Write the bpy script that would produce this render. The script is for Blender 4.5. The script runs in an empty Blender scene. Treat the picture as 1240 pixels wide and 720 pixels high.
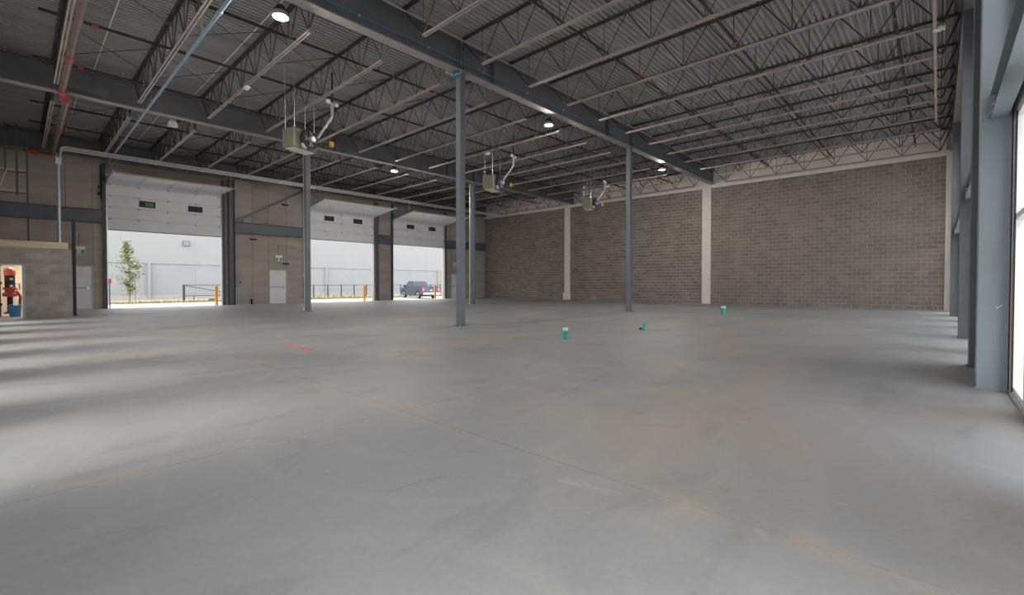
import bpy, math, random
from mathutils import Vector, Matrix
random.seed(7)
R = math.radians
C = bpy.context.scene.collection
SC = bpy.context.scene

# ------------------------------------------------------------------ camera, sky, exposure
F_PX, YAW, PITCH, CYC, CAM_H = 556.165, 0.747932, -0.0176962, 353.5, 1.22
cam = bpy.data.cameras.new('camera'); camo = bpy.data.objects.new('camera', cam); C.objects.link(camo)
cam.sensor_fit = 'HORIZONTAL'; cam.sensor_width = 36.0
cam.lens = F_PX / 1240 * 36.0
cam.shift_x = 0.0; cam.shift_y = (CYC - 360) / 1240
cam.clip_start = 0.05; cam.clip_end = 500
camo.location = (0, 0, CAM_H)
camo.rotation_euler = (R(90) + PITCH, 0, YAW)
SC.camera = camo

world = bpy.data.worlds.new('overcast_sky'); SC.world = world; world.use_nodes = True
bg = world.node_tree.nodes['Background']
bg.inputs[0].default_value = (0.93, 0.965, 1.0, 1); bg.inputs[1].default_value = 3.0

sun_l = bpy.data.lights.new('hazy_sun', 'SUN'); sun_l.energy = 2.9; sun_l.angle = R(38); sun_l.color = (1.0, .92, .83)
sun = bpy.data.objects.new('hazy_sun', sun_l); C.objects.link(sun); sun.rotation_euler = (R(47), 0, R(3))

SC.view_settings.view_transform = 'Standard'; SC.view_settings.look = 'None'
SC.view_settings.gamma = 1.0; SC.view_settings.use_curve_mapping = False
SC.view_settings.exposure = 0.32
LAMP_W = 470.0

# ------------------------------------------------------------------ helpers
def srgb(r, g, b):
    def f(c):
        c /= 255.0
        return c / 12.92 if c <= 0.04045 else ((c + 0.055) / 1.055) ** 2.4
    return (f(r), f(g), f(b), 1.0)

MATS = {}
def mat(name, col, rough=0.6, metal=0.0, var=0.12, scale=3.0, bump=0.0, bscale=40.0, stretch=(1, 1, 1), rnd=None, rvar=0.25, tint=None, emit=None, spec=0.5):
    """principled with world-space noise variation; rnd 'object' / 'island' adds a random tone per piece."""
    m = bpy.data.materials.new(name); m.use_nodes = True; MATS[name] = m
    nt = m.node_tree; N = nt.nodes; L = nt.links; b = N['Principled BSDF']
    b.inputs['Roughness'].default_value = rough; b.inputs['Metallic'].default_value = metal
    b.inputs['Specular IOR Level'].default_value = spec
    geo = N.new('ShaderNodeNewGeometry'); mp = N.new('ShaderNodeMapping'); mp.inputs['Scale'].default_value = stretch
    L.new(geo.outputs['Position'], mp.inputs['Vector'])
    no = N.new('ShaderNodeTexNoise'); no.inputs['Scale'].default_value = scale; no.inputs['Detail'].default_value = 5
    L.new(mp.outputs[0], no.inputs['Vector'])
    c1 = tuple(max(0, c * (1 - var)) for c in col[:3]) + (1,)
    c2 = tuple(min(1, c * (1 + var)) for c in (tint or col)[:3]) + (1,)
    cr = N.new('ShaderNodeValToRGB'); cr.color_ramp.elements[0].position = 0.3; cr.color_ramp.elements[1].position = 0.7
    cr.color_ramp.elements[0].color = c1; cr.color_ramp.elements[1].color = c2
    L.new(no.outputs['Fac'], cr.inputs[0])
    out = cr.outputs[0]
    if rnd:
        if rnd == 'object':
            src = N.new('ShaderNodeObjectInfo').outputs['Random']
        else:
            src = geo.outputs['Random Per Island']
        mr = N.new('ShaderNodeMapRange'); mr.inputs['To Min'].default_value = 1 - rvar; mr.inputs['To Max'].default_value = 1 + rvar
        L.new(src, mr.inputs['Value'])
        mx = N.new('ShaderNodeMix'); mx.data_type = 'RGBA'; mx.blend_type = 'MULTIPLY'; mx.inputs[0].default_value = 1
        L.new(out, mx.inputs[6]); L.new(mr.outputs[0], mx.inputs[7]); out = mx.outputs[2]
    L.new(out, b.inputs['Base Color'])
    if bump:
        n2 = N.new('ShaderNodeTexNoise'); n2.inputs['Scale'].default_value = bscale; n2.inputs['Detail'].default_value = 4
        L.new(mp.outputs[0], n2.inputs['Vector'])
        bp = N.new('ShaderNodeBump'); bp.inputs['Strength'].default_value = bump; bp.inputs['Distance'].default_value = 0.01
        L.new(n2.outputs['Fac'], bp.inputs['Height']); L.new(bp.outputs[0], b.inputs['Normal'])
    if emit:
        b.inputs['Emission Color'].default_value = emit[0]; b.inputs['Emission Strength'].default_value = emit[1]
    return m

class MB:
    def __init__(s): s.v = []; s.f = []
    def add(s, vs, fs):
        o = len(s.v); s.v += [tuple(v) for v in vs]; s.f += [tuple(i + o for i in f) for f in fs]; return s
    def box(s, x0, x1, y0, y1, z0, z1):
        return s.add([(x0, y0, z0), (x1, y0, z0), (x1, y1, z0), (x0, y1, z0), (x0, y0, z1), (x1, y0, z1), (x1, y1, z1), (x0, y1, z1)],
                     [(3, 2, 1, 0), (4, 5, 6, 7), (0, 1, 5, 4), (1, 2, 6, 5), (2, 3, 7, 6), (3, 0, 4, 7)])
    def bbox(s, x0, x1, y0, y1, z0, z1, c=0.02):
        """box with its top edges chamfered all round and vertical edges chamfered"""
        def ring(i, z):
            return [(x0 + c + i, y0 + i, z), (x1 - c - i, y0 + i, z), (x1 - i, y0 + c + i, z), (x1 - i, y1 - c - i, z), (x1 - c - i, y1 - i, z), (x0 + c + i, y1 - i, z), (x0 + i, y1 - c - i, z), (x0 + i, y0 + c + i, z)]
        vs = ring(c * .5, z0) + ring(0, z0 + c) + ring(0, z1 - c) + ring(c * .5, z1)
        fs = [tuple(range(7, -1, -1)), tuple(range(24, 32))]
        for k in range(3):
            for i in range(8):
                j = (i + 1) % 8; fs.append((k * 8 + i, k * 8 + j, k * 8 + 8 + j, k * 8 + 8 + i))
        return s.add(vs, fs)
    def tube(s, a, b, r, n=8, r2=None, cap=True):
        a = Vector(a); b = Vector(b); d = (b - a).normalized(); r2 = r if r2 is None else r2
        u = d.orthogonal().normalized(); w = d.cross(u)
        vs = []
        for p, q in ((a, r), (b, r2)):
            for i in range(n):
                t = 2 * math.pi * (i + .5) / n; vs.append(p + (u * math.cos(t) + w * math.sin(t)) * q)
        fs = [(i, (i + 1) % n, n + (i + 1) % n, n + i) for i in range(n)]
        if cap: fs += [tuple(range(n - 1, -1, -1)), tuple(range(n, 2 * n))]
        return s.add(vs, fs)
    def path(s, pts, r, n=8):
        for a, b in zip(pts[:-1], pts[1:]): s.tube(a, b, r, n)
        return s
    def lathe(s, prof, n=16, c=(0, 0, 0), axis='z'):
        vs = []
        for r, z in prof:
            for i in range(n):
                t = 2 * math.pi * i / n; p = (r * math.cos(t), r * math.sin(t), z)
                if axis == 'x': p = (p[2], p[0], p[1])
                if axis == 'y': p = (p[1], p[2], p[0])
                vs.append((p[0] + c[0], p[1] + c[1], p[2] + c[2]))
        fs = []
        for k in range(len(prof) - 1):
            for i in range(n):
                j = (i + 1) % n; fs.append((k * n + i, k * n + j, k * n + n + j, k * n + n + i))
        fs.append(tuple(range(n - 1, -1, -1))); fs.append(tuple(range((len(prof) - 1) * n, len(prof) * n)))
        return s.add(vs, fs)
    def prism(s, poly, a0, a1, axis='y', shrink=None):
        """extrude a polygon: axis y -> poly in (x,z); axis x -> poly in (y,z); axis z -> poly in (x,y)"""
        n = len(poly)
        def P(p, a):
            return {'y': (p[0], a, p[1]), 'x': (a, p[0], p[1]), 'z': (p[0], p[1], a)}[axis]
        vs = [P(p, a0) for p in poly] + [P(p, a1) for p in poly]
        fs = [tuple(range(n - 1, -1, -1)), tuple(range(n, 2 * n))] + [(i, (i + 1) % n, n + (i + 1) % n, n + i) for i in range(n)]
        return s.add(vs, fs)
    def mesh(s, name, m, smooth=False):
        me = bpy.data.meshes.new(name); me.from_pydata(s.v, [], s.f); me.update()
        import bmesh
        bm = bmesh.new(); bm.from_mesh(me); bmesh.ops.recalc_face_normals(bm, faces=bm.faces); bm.to_mesh(me); bm.free()
        me.materials.append(MATS[m])
        if smooth:
            for p in me.polygons: p.use_smooth = True
        return me
    def build(s, name, m, parent=None, loc=(0, 0, 0), rotz=0, smooth=False):
        return put(name, s.mesh(name, m, smooth), parent, loc, rotz)

def put(name, me, parent=None, loc=(0, 0, 0), rotz=0):
    o = bpy.data.objects.new(name, me); C.objects.link(o)
    o.location = loc; o.rotation_euler = (0, 0, rotz)
    if parent: o.parent = parent
    return o
def tag(o, label=None, cat=None, group=None, kind=None):
    if label: o['label'] = label
    if cat: o['category'] = cat
    if group: o['group'] = group
    if kind: o['kind'] = kind
    return o
def thing(name, label, cat, loc=(0, 0, 0), rotz=0, group=None):
    o = bpy.data.objects.new(name, None); C.objects.link(o); o.empty_display_size = 0.1
    o.location = loc; o.rotation_euler = (0, 0, rotz)
    return tag(o, label, cat, group)
def struct(name, loc=(0, 0, 0)):
    o = bpy.data.objects.new(name, None); C.objects.link(o); o.location = loc; o['kind'] = 'structure'; return o
def box(x0, x1, y0, y1, z0, z1): return MB().box(x0, x1, y0, y1, z0, z1)
ORD = ['first', 'second', 'third', 'fourth', 'fifth', 'sixth', 'seventh', 'eighth', 'ninth', 'tenth', 'eleventh', 'twelfth', 'thirteenth', 'fourteenth', 'fifteenth', 'sixteenth']

# ------------------------------------------------------------------ dimensions (metres; camera at the origin, Y runs to the block wall)
XL, YF, XR, YN = -30.4, 29.1, 0.6, -0.60
RH0 = 2.53
Z_DECK, Z_GB, Z_GT, Z_JB = 8.25, 7.30, 8.15, 7.25
GX = (-10.2, -20.55)
COL_Y = (8.8, 18.7)

# ------------------------------------------------------------------ materials
mat('deck', srgb(152, 149, 151), 0.55, 0.0, 0.18, 0.7, stretch=(3, .25, 1))
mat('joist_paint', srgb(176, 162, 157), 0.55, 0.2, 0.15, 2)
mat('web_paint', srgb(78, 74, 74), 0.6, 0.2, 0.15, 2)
mat('girder_paint', srgb(100, 102, 105), 0.5, 0.1, 0.12, 1.5)
mat('column_paint', srgb(104, 110, 116), 0.42, 0.1, 0.08, 1.5, bump=.05)
mat('flange_lit_paint', srgb(150, 144, 141), 0.6, 0.0, 0.15, 1.5)  # girder paint lightened: floor bounce painted into the bottom flanges
mat('girt_paint', srgb(88, 94, 102), 0.5, 0.1, 0.1, 1.5)
mat('rear_column_shaded_paint', srgb(86, 91, 97), 0.45, 0.1, 0.1, 1.5)  # darker copy of the wall columns' paint, with shade put into the colour
mat('room_mortar', srgb(166, 159, 153), 0.95, 0, 0.08, 4, bump=.2)
mat('jamb_paint', srgb(92, 94, 100), 0.5, 0.1, 0.1, 2)
mat('right_column_paint', srgb(138, 149, 156), 0.38, 0.0, 0.06, 2.2, bump=.04)
mat('block', srgb(126, 117, 110), 0.9, 0, 0.12, 1.2, bump=.35, bscale=60, rnd='object', rvar=.17)
mat('block_island', srgb(126, 117, 110), 0.9, 0, 0.12, 1.2, bump=.35, bscale=60, rnd='island', rvar=.17)
mat('room_block', srgb(152, 145, 139), 0.9, 0, 0.12, 3, bump=.3, bscale=60, rnd='object', rvar=.18)
mat('mortar', srgb(192, 183, 175), 0.95, 0, 0.08, 4, bump=.2)
mat('parge', srgb(238, 227, 219), 0.9, 0, 0.10, 0.9, bump=.2)
mat('pilaster_paint', srgb(216, 208, 204), 0.85, 0, 0.06, 3, bump=.15)
mat('precast', srgb(164, 154, 145), 0.9, 0, 0.14, 1.3, bump=.25, bscale=10, stretch=(1, .5, 3), rnd='object', rvar=.10)
mat('white_metal', srgb(222, 222, 225), 0.45, 0, 0.04, 2)
mat('door_white', srgb(218, 219, 222), 0.5, 0, 0.04, 2)
mat('frame_grey', srgb(170, 172, 176), 0.5, 0, 0.05, 3)
mat('dark', srgb(36, 36, 38), 0.6, 0, 0.1, 8)
mat('galv', srgb(190, 196, 200), 0.35, 0.6, 0.1, 6)
mat('blue_conduit', srgb(128, 152, 170), 0.45, 0.2, 0.08, 6)
mat('white_conduit', srgb(226, 224, 222), 0.45, 0.1, 0.06, 6)
mat('pipe_dark', srgb(58, 50, 48), 0.6, 0.3, 0.15, 4)
mat('pipe_brown', srgb(118, 99, 94), 0.5, 0.3, 0.2, 3)
mat('red_paint', srgb(178, 68, 50), 0.45, 0, 0.12, 10)
mat('orange', srgb(206, 104, 78), 0.5, 0, 0.1, 10)
mat('yellow', srgb(196, 136, 10), 0.45, 0, 0.06, 6)
mat('teal', srgb(20, 178, 160), 0.45, 0, 0.06, 20)
mat('pvc_white', srgb(222, 222, 222), 0.5, 0, 0.04, 20)
mat('heater_green', srgb(106, 106, 88), 0.5, 0.1, 0.08, 5)
mat('exit_green', srgb(24, 160, 96), 0.5, 0, 0.05, 9)
mat('green_glass', srgb(96, 136, 112), 0.25, 0, 0.1, 5)
mat('beige_wood', srgb(196, 180, 154), 0.75, 0, 0.14, 6, stretch=(1, .3, 3))
mat('brown_wood', srgb(112, 82, 58), 0.8, 0, 0.14, 6)
mat('beige_door', srgb(214, 200, 180), 0.6, 0, 0.05, 3)
mat('cream_wall', srgb(206, 192, 172), 0.85, 0, 0.06, 3)
mat('brass', srgb(196, 160, 122), .4, .3, .1, 8)
mat('blue_plastic', srgb(54, 140, 196), 0.5, 0, 0.1, 9)
mat('box_grey', srgb(134, 142, 142), 0.5, 0.1, 0.06, 9)
mat('asphalt_pale', srgb(192, 191, 188), 0.9, 0, 0.05, .6, bump=.15)
mat('gravel', srgb(150, 146, 140), 0.95, 0, 0.08, 2, bump=.3)
mat('grass_green', srgb(112, 116, 54), 0.9, 0, 0.3, 3, tint=srgb(138, 124, 74))
mat('ext_white', srgb(137, 137, 137), 0.8, 0, 0.02, 1)
mat('ext_grey', srgb(136, 137, 138), 0.8, 0, 0.03, 1)
mat('fence_dark', srgb(60, 57, 62), 0.6, 0.2, 0.1, 9)
mat('leaf', srgb(100, 114, 50), 0.6, 0, 0.35, 4, tint=srgb(130, 134, 76), rnd='island', rvar=.35)
mat('bark', srgb(126, 104, 84), 0.9, 0, 0.2, 9, stretch=(3, 3, .6))
mat('truck_paint', srgb(70, 78, 94), 0.25, 0.4, 0.05, 3)
mat('truck_dark', srgb(44, 46, 54), 0.4, 0, 0.08, 6)
mat('truck_glass', srgb(60, 66, 72), 0.1, 0, 0.05, 6)
mat('chrome', srgb(196, 196, 200), 0.25, 0.8, 0.05, 6)
mat('rubber', srgb(34, 34, 36), 0.85, 0, 0.1, 12)
mat('tail_red', srgb(226, 44, 46), 0.3, 0, 0.05, 9)
mat('rim', srgb(176, 176, 180), 0.35, 0.5, 0.05, 9)
mat('frame_bronze', srgb(62, 58, 56), 0.5, 0.2, 0.08, 9)
mat('near_wall', srgb(205, 201, 196), 0.9, 0, 0.08, 2)
mat('lens', srgb(255, 236, 214), 0.4, 0, 0, 1, emit=(srgb(255, 226, 190), 22.0))
mat('room_lens', srgb(255, 244, 228), 0.4, 0, 0, 1, emit=(srgb(255, 240, 220), 4.0))
mat('orange_spray', srgb(216, 112, 84), 0.8, 0, 0.2, 8)

def glass_mat():
    m = bpy.data.materials.new('window_glass'); m.use_nodes = True; MATS['window_glass'] = m
    nt = m.node_tree; N = nt.nodes; L = nt.links; N.remove(N['Principled BSDF'])
    tr = N.new('ShaderNodeBsdfTransparent'); tr.inputs[0].default_value = (.98, .99, .99, 1)
    gl = N.new('ShaderNodeBsdfGlossy'); gl.inputs['Roughness'].default_value = 0.03
    no = N.new('ShaderNodeTexNoise'); no.inputs['Scale'].default_value = .8
    mr = N.new('ShaderNodeMapRange'); mr.inputs['To Min'].default_value = .05; mr.inputs['To Max'].default_value = .09
    mx = N.new('ShaderNodeMixShader'); L.new(no.outputs['Fac'], mr.inputs['Value']); L.new(mr.outputs[0], mx.inputs[0])
    L.new(tr.outputs[0], mx.inputs[1]); L.new(gl.outputs[0], mx.inputs[2]); L.new(mx.outputs[0], N['Material Output'].inputs[0])
glass_mat()

def floor_mat():
    m = bpy.data.materials.new('polished_concrete'); m.use_nodes = True; MATS['polished_concrete'] = m
    nt = m.node_tree; N = nt.nodes; L = nt.links; b = N['Principled BSDF']
    pos = N.new('ShaderNodeNewGeometry').outputs['Position']
    def noise(scale, detail=5, stretch=(1, 1, 1), rot=0, rough=.55, dist=0):
        mp = N.new('ShaderNodeMapping'); mp.inputs['Scale'].default_value = stretch; mp.inputs['Rotation'].default_value = (0, 0, rot)
        L.new(pos, mp.inputs[0]); n = N.new('ShaderNodeTexNoise'); n.inputs['Scale'].default_value = scale
        n.inputs['Detail'].default_value = detail; n.inputs['Roughness'].default_value = rough; n.inputs['Distortion'].default_value = dist
        L.new(mp.outputs[0], n.inputs[0]); return n.outputs['Fac']
    def ramp(x, p0, p1, c0=(0, 0, 0, 1), c1=(1, 1, 1, 1)):
        r = N.new('ShaderNodeValToRGB'); e = r.color_ramp.elements; e[0].position = p0; e[1].position = p1; e[0].color = c0; e[1].color = c1
        L.new(x, r.inputs[0]); return r.outputs[0]
    def mix(f, a, c, mode='MIX'):
        k = N.new('ShaderNodeMix'); k.data_type = 'RGBA'; k.blend_type = mode
        if isinstance(f, float): k.inputs[0].default_value = f
        else: L.new(f, k.inputs[0])
        for s, i in ((a, 6), (c, 7)):
            if isinstance(s, tuple): k.inputs[i].default_value = s
            else: L.new(s, k.inputs[i])
        return k.outputs[2]
    base = ramp(noise(.35, 6, dist=.6), .32, .68, srgb(131, 132, 134), srgb(151, 150, 151))
    base = mix(ramp(noise(.22, 4, (1.5, .5, 1), .5, dist=.8), .52, .72), base, srgb(160, 147, 135))
    base = mix(ramp(noise(1.3, 7, (1, .45, 1), .3, .65, .8), .56, .76, (0, 0, 0, 1), (.6, .6, .6, 1)), base, srgb(102, 102, 103))
    base = mix(ramp(noise(.9, 6, (.35, 1.4, 1), .8, .7, 1.2), .62, .72, (0, 0, 0, 1), (.35, .35, .35, 1)), base, srgb(182, 180, 178))
    base = mix(ramp(noise(3.5, 3), .80, .84, (0, 0, 0, 1), (.6, .6, .6, 1)), base, srgb(120, 114, 108))
    base = mix(ramp(noise(4.5, 6, (1, .25, 1), .75, .7, 1.0), .66, .74, (0, 0, 0, 1), (.45, .45, .45, 1)), base, srgb(92, 90, 89))
    base = mix(ramp(noise(7.0, 3, (.2, 2.0, 1), -.5, .6, .4), .70, .76, (0, 0, 0, 1), (.30, .30, .30, 1)), base, srgb(190, 188, 186))
    base = mix(ramp(noise(.16, 5, (1, 1, 1), 1.1, .6, .5), .56, .70, (0, 0, 0, 1), (.5, .5, .5, 1)), base, srgb(150, 132, 122))
    # tan dust lying along two saw cuts
    sep = N.new('ShaderNodeSeparateXYZ'); L.new(pos, sep.inputs[0])
    for ax, c0, w in (('Y', 2.51, .16), ('X', -3.775, .14)):
        sb = N.new('ShaderNodeMath'); sb.operation = 'SUBTRACT'; sb.inputs[1].default_value = c0; L.new(sep.outputs[ax], sb.inputs[0])
        ab = N.new('ShaderNodeMath'); ab.operation = 'ABSOLUTE'; L.new(sb.outputs[0], ab.inputs[0])
        mr = N.new('ShaderNodeMapRange'); mr.inputs['From Min'].default_value = 0; mr.inputs['From Max'].default_value = w; mr.inputs['To Min'].default_value = 1; mr.inputs['To Max'].default_value = 0
        L.new(ab.outputs[0], mr.inputs['Value'])
        mu = N.new('ShaderNodeMath'); mu.operation = 'MULTIPLY'; L.new(mr.outputs[0], mu.inputs[0]); L.new(ramp(noise(1.6, 5), .48, .62, (0, 0, 0, 1), (.7, .7, .7, 1)), mu.inputs[1])
        base = mix(mu.outputs[0], base, srgb(166, 150, 132))
    # swirls of the power trowel
    vo = N.new('ShaderNodeTexVoronoi'); vo.inputs['Scale'].default_value = .22; L.new(pos, vo.inputs['Vector'])
    wv = N.new('ShaderNodeMath'); wv.operation = 'SINE'; ml = N.new('ShaderNodeMath'); ml.operation = 'MULTIPLY'; ml.inputs[1].default_value = 60
    L.new(vo.outputs['Distance'], ml.inputs[0]); L.new(ml.outputs[0], wv.inputs[0])
    base = mix(ramp(wv.outputs[0], .75, 1.0, (0, 0, 0, 1), (.035, .035, .035, 1)), base, srgb(206, 204, 202))
    fine = noise(28, 4)
    base = mix(.025, base, ramp(fine, .3, .7))
    L.new(base, b.inputs['Base Color'])
    ro = N.new('ShaderNodeMapRange'); ro.inputs['To Min'].default_value = .46; ro.inputs['To Max'].default_value = .68; b.inputs['Specular IOR Level'].default_value = .42
    L.new(noise(.8, 5, dist=.5), ro.inputs['Value']); L.new(ro.outputs[0], b.inputs['Roughness'])
    bp = N.new('ShaderNodeBump'); bp.inputs['Strength'].default_value = .06; bp.inputs['Distance'].default_value = .01
    L.new(fine, bp.inputs['Height']); L.new(bp.outputs[0], b.inputs['Normal'])
floor_mat()

# ================================================================== SETTING
# ---- floor: slab on grade cut into bays
floor = struct('floor')
box(XL - .25, XR + .2, YN - .2, YF + .2, -.30, -.012).build('sub_base', 'frame_bronze', floor)
xs = [XL - .2] + [-3.775 - 2.925 * k for k in range(8, -1, -1)] + [XR + .1]
ys = [YN - .1] + [2.51, 5.65, 8.8, 12.1, 15.4, 18.7, 22.1, 25.6] + [YF]
g = .003
for i in range(len(xs) - 1):
    for j in range(len(ys) - 1):
        box(xs[i] + g, xs[i + 1] - g, ys[j] + g, ys[j + 1] - g, -.012, 0).build('slab', 'polished_concrete', floor)

# ---- far block wall
CH, CL = 7.11 / 35, .406
wall_far = struct('wall_far')
box(XL - .2, XR + .2, YF + .006, YF + .25, 0, 8.4).build('mortar_core', 'mortar', wall_far)
blk = MB().box(-CL / 2 + .007, CL / 2 - .007, 0, .03, .007, CH - .007).mesh('block', 'block')
half = MB().box(-CL / 4 + .007, CL / 4 - .007, 0, .03, .007, CH - .007).mesh('block', 'block')
panels = [(-10.28, 0.21), (-20.86, -10.81), (XL, -21.37)]
for pi, (a, b) in enumerate(panels):
    rest = MB()
    for r in range(35):
        z = r * CH; x = b - (0 if r % 2 else CL / 2)
        edges = [b] if r % 2 else [b, b - CL / 2]
        while edges[-1] - CL > a + .05: edges.append(edges[-1] - CL)
        edges.append(a)
        for x1, x0 in zip(edges[:-1], edges[1:]):
            near = pi == 0 and x0 > -3.30
            w = x1 - x0
            if near and abs(w - CL) < .01:
                put('block', blk, wall_far, ((x0 + x1) / 2, YF - random.uniform(0, .004), z))
            elif near and abs(w - CL / 2) < .01:
                put('block', half, wall_far, ((x0 + x1) / 2, YF - random.uniform(0, .004), z))
            else:
                d = random.uniform(0, .004); rest.box(x0 + .007, x1 - .007, YF - d, YF + .03, z + .007, z + CH - .007)
    o = rest.build('block_field', 'block_island', wall_far); o['kind'] = 'stuff'
for x0, x1 in ((-21.37, -20.86), (-10.81, -10.28), (0.21, 0.40)):
    box(x0, x1, YF - .06, YF + .02, 0, 7.4).build('pilaster', 'pilaster_paint', wall_far)
box(XL, .21, YF - .02, YF + .02, 7.11, 7.42).build('bond_beam', 'pilaster_paint', wall_far)
xx = XL
while xx < .2:
    x2 = min(xx + 1.63, .21)
    box(xx + .004, x2 - .004, YF - .01, YF + .02, 7.42, 8.35).build('parge_panel', 'parge', wall_far); xx = x2
box(-21.5, -20.8, YF - .075, YF - .05, .0, .55).build('pilaster_base', 'pilaster_paint', wall_far)

# ---- left precast wall with three dock openings and three man doors
wall_left = struct('wall_left')
def panel(y0, y1, z0, z1):
    box(XL - .22, XL, y0 + .006, y1 - .006, z0 + (.006 if z0 else 0), z1).build('concrete_panel', 'precast', wall_left)
DOCK = [(3.05, 8.10), (12.85, 17.85), (19.40, 24.40)]
MAN = [(1.62, 2.56), (10.62, 11.71), (25.10, 26.15)]
for a, b in ((YN, .35), (.35, 1.62), (2.56, 3.05), (8.10, 9.70), (9.70, 10.62), (11.71, 12.85), (17.85, 19.40), (24.40, 25.10), (26.15, YF)):
    panel(a, b, 0, 4.3); panel(a, b, 4.3, 8.35)
for a, b in DOCK: panel(a, b, 4.45, 8.35)
for a, b in MAN: panel(a, b, 2.13, 4.3); panel(a, b, 4.3, 8.35)
box(XL - .27, XL - .215, YN, YF, 4.3, 8.4).build('outer_skin', 'near_wall', wall_left)
for a, b in ((YN, 1.62), (2.56, 3.05), (8.10, 10.62), (11.71, 12.85), (17.85, 19.40), (24.40, 25.10), (26.15, YF)):
    box(XL - .27, XL - .215, a, b, -.3, 4.3).build('outer_skin', 'near_wall', wall_left)

# ---- ceiling: fluted steel deck, ribs along Y
cm = MB(); pitch, dep = .152, .07
x = XL - .3; prof = []
while x < XR + .3:
    prof += [(x, Z_DECK), (x + .060, Z_DECK), (x + .076, Z_DECK + dep), (x + .136, Z_DECK + dep)]; x += pitch
n = len(prof)
cm.v = [(p[0], YN - .2, p[1]) for p in prof] + [(p[0], YF + .2, p[1]) for p in prof]
cm.f = [(i, i + 1, n + i + 1, n + i) for i in range(n - 1)]
ceil_o = cm.build('ceiling', 'deck'); ceil_o['kind'] = 'structure'
tag(box(XL - .5, XR + .5, YN - .4, YF + .4, Z_DECK + dep + .005, Z_DECK + .3).build('roof_insulation', 'dark', ceil_o))

# ---- near wall (behind the camera) with punched windows, and right glazed wall
wall_near = struct('wall_near')
NW = [(-1.45, .35), (-5.75, -3.95), (-8.4, -6.95), (-11.1, -9.65), (-13.8, -12.35), (-16.5, -15.05), (-19.2, -17.75), (-21.9, -20.45)]
ZW0, ZW1 = .10, 3.6
edges = [XL - .2]
for a, b in sorted(NW): edges += [a, b]
edges.append(XR + .1)
for i in range(0, len(edges), 2):
    box(edges[i], edges[i + 1], YN - .25, YN, 0, 8.3).build('pier', 'near_wall', wall_near)
for a, b in NW:
    box(a, b, YN - .25, YN, ZW1 if b > -9 else 6.3, 8.3).build('header', 'near_wall', wall_near)
    box(a, b, YN - .25, YN, 0, ZW0).build('sill', 'near_wall', wall_near)
def window(n, x0, x1, z0, z1, y):
    w = struct('window_%d' % n)
    fr = MB()
    for a, b, c, d in ((x0, x0 + .06, z0, z1), (x1 - .06, x1, z0, z1), (x0, x1, z0, z0 + .06), (x0, x1, z1 - .06, z1), ((x0 + x1) / 2 - .03, (x0 + x1) / 2 + .03, z0, z1), (x0, x1, 2.1, 2.16)):
        fr.box(a, b, y - .05, y + .05, c, d)
    fr.build('window_frame', 'frame_bronze', w)
    for a, b in ((x0, (x0 + x1) / 2), ((x0 + x1) / 2, x1)):
        box(a + .03, b - .03, y - .005, y + .005, z0 + .03, z1 - .03).build('pane', 'window_glass', w)
for i, (a, b) in enumerate(NW): window(i + 1, a, b, ZW0, ZW1 if b > -9 else 6.3, YN - .15)

wall_right = struct('wall_right')
GL = [(YN + .2, 2.3), (4.0, 5.85), (6.45, 7.42), (9.75, 11.2), (11.95, 14.2), (15.0, 17.6), (18.3, 20.6), (21.4, 23.9), (24.8, 28.0)]
ed = [YN - .2]
for a, b in GL: ed += [a, b]
ed.append(YF + .2)
for i in range(0, len(ed), 2):
    box(XR, XR + .2, ed[i], ed[i + 1], 0, 8.3).build('pier', 'near_wall', wall_right)
for a, b in GL:
    box(XR, XR + .2, a, b, 6.4, 8.3).build('header', 'near_wall', wall_right)
    box(XR, XR + .2, a, b, 3.1, 3.5).build('spandrel', 'near_wall', wall_right)
    box(XR - .01, XR + .2, a, b, 0, .04).build('sill', 'frame_grey', wall_right)
def rwindow(n, y0, y1):
    w = struct('window_%d' % n)
    for z0, z1 in ((.04, 3.1), (3.5, 6.4)):
        fr = MB(); ym = [y0 + .03, y1 - .03] + ([(y0 + y1) / 2] if y1 - y0 > 2 else [])
        for y in ym: fr.box(XR + .01, XR + .09, y - .03, y + .03, z0, z1)
        for z in (z0 + .03, z1 - .03) + ((1.95,) if z0 < 1 else ()): fr.box(XR + .01, XR + .09, y0, y1, z - .03, z + .03)
        fr.build('window_frame', 'pvc_white', w)
        gs = MB(); gs.box(XR - .004, XR + .012, y1 - .045, y1, z0, z1); gs.build('gasket', 'frame_bronze', w)
        ym.sort()
        for a, b in zip(ym[:-1], ym[1:]):
            box(XR + .045, XR + .055, a + .02, b - .02, z0 + .03, z1 - .03).build('pane', 'window_glass', w)
for i, (a, b) in enumerate(GL): rwindow(len(NW) + 1 + i, a, b)

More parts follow.
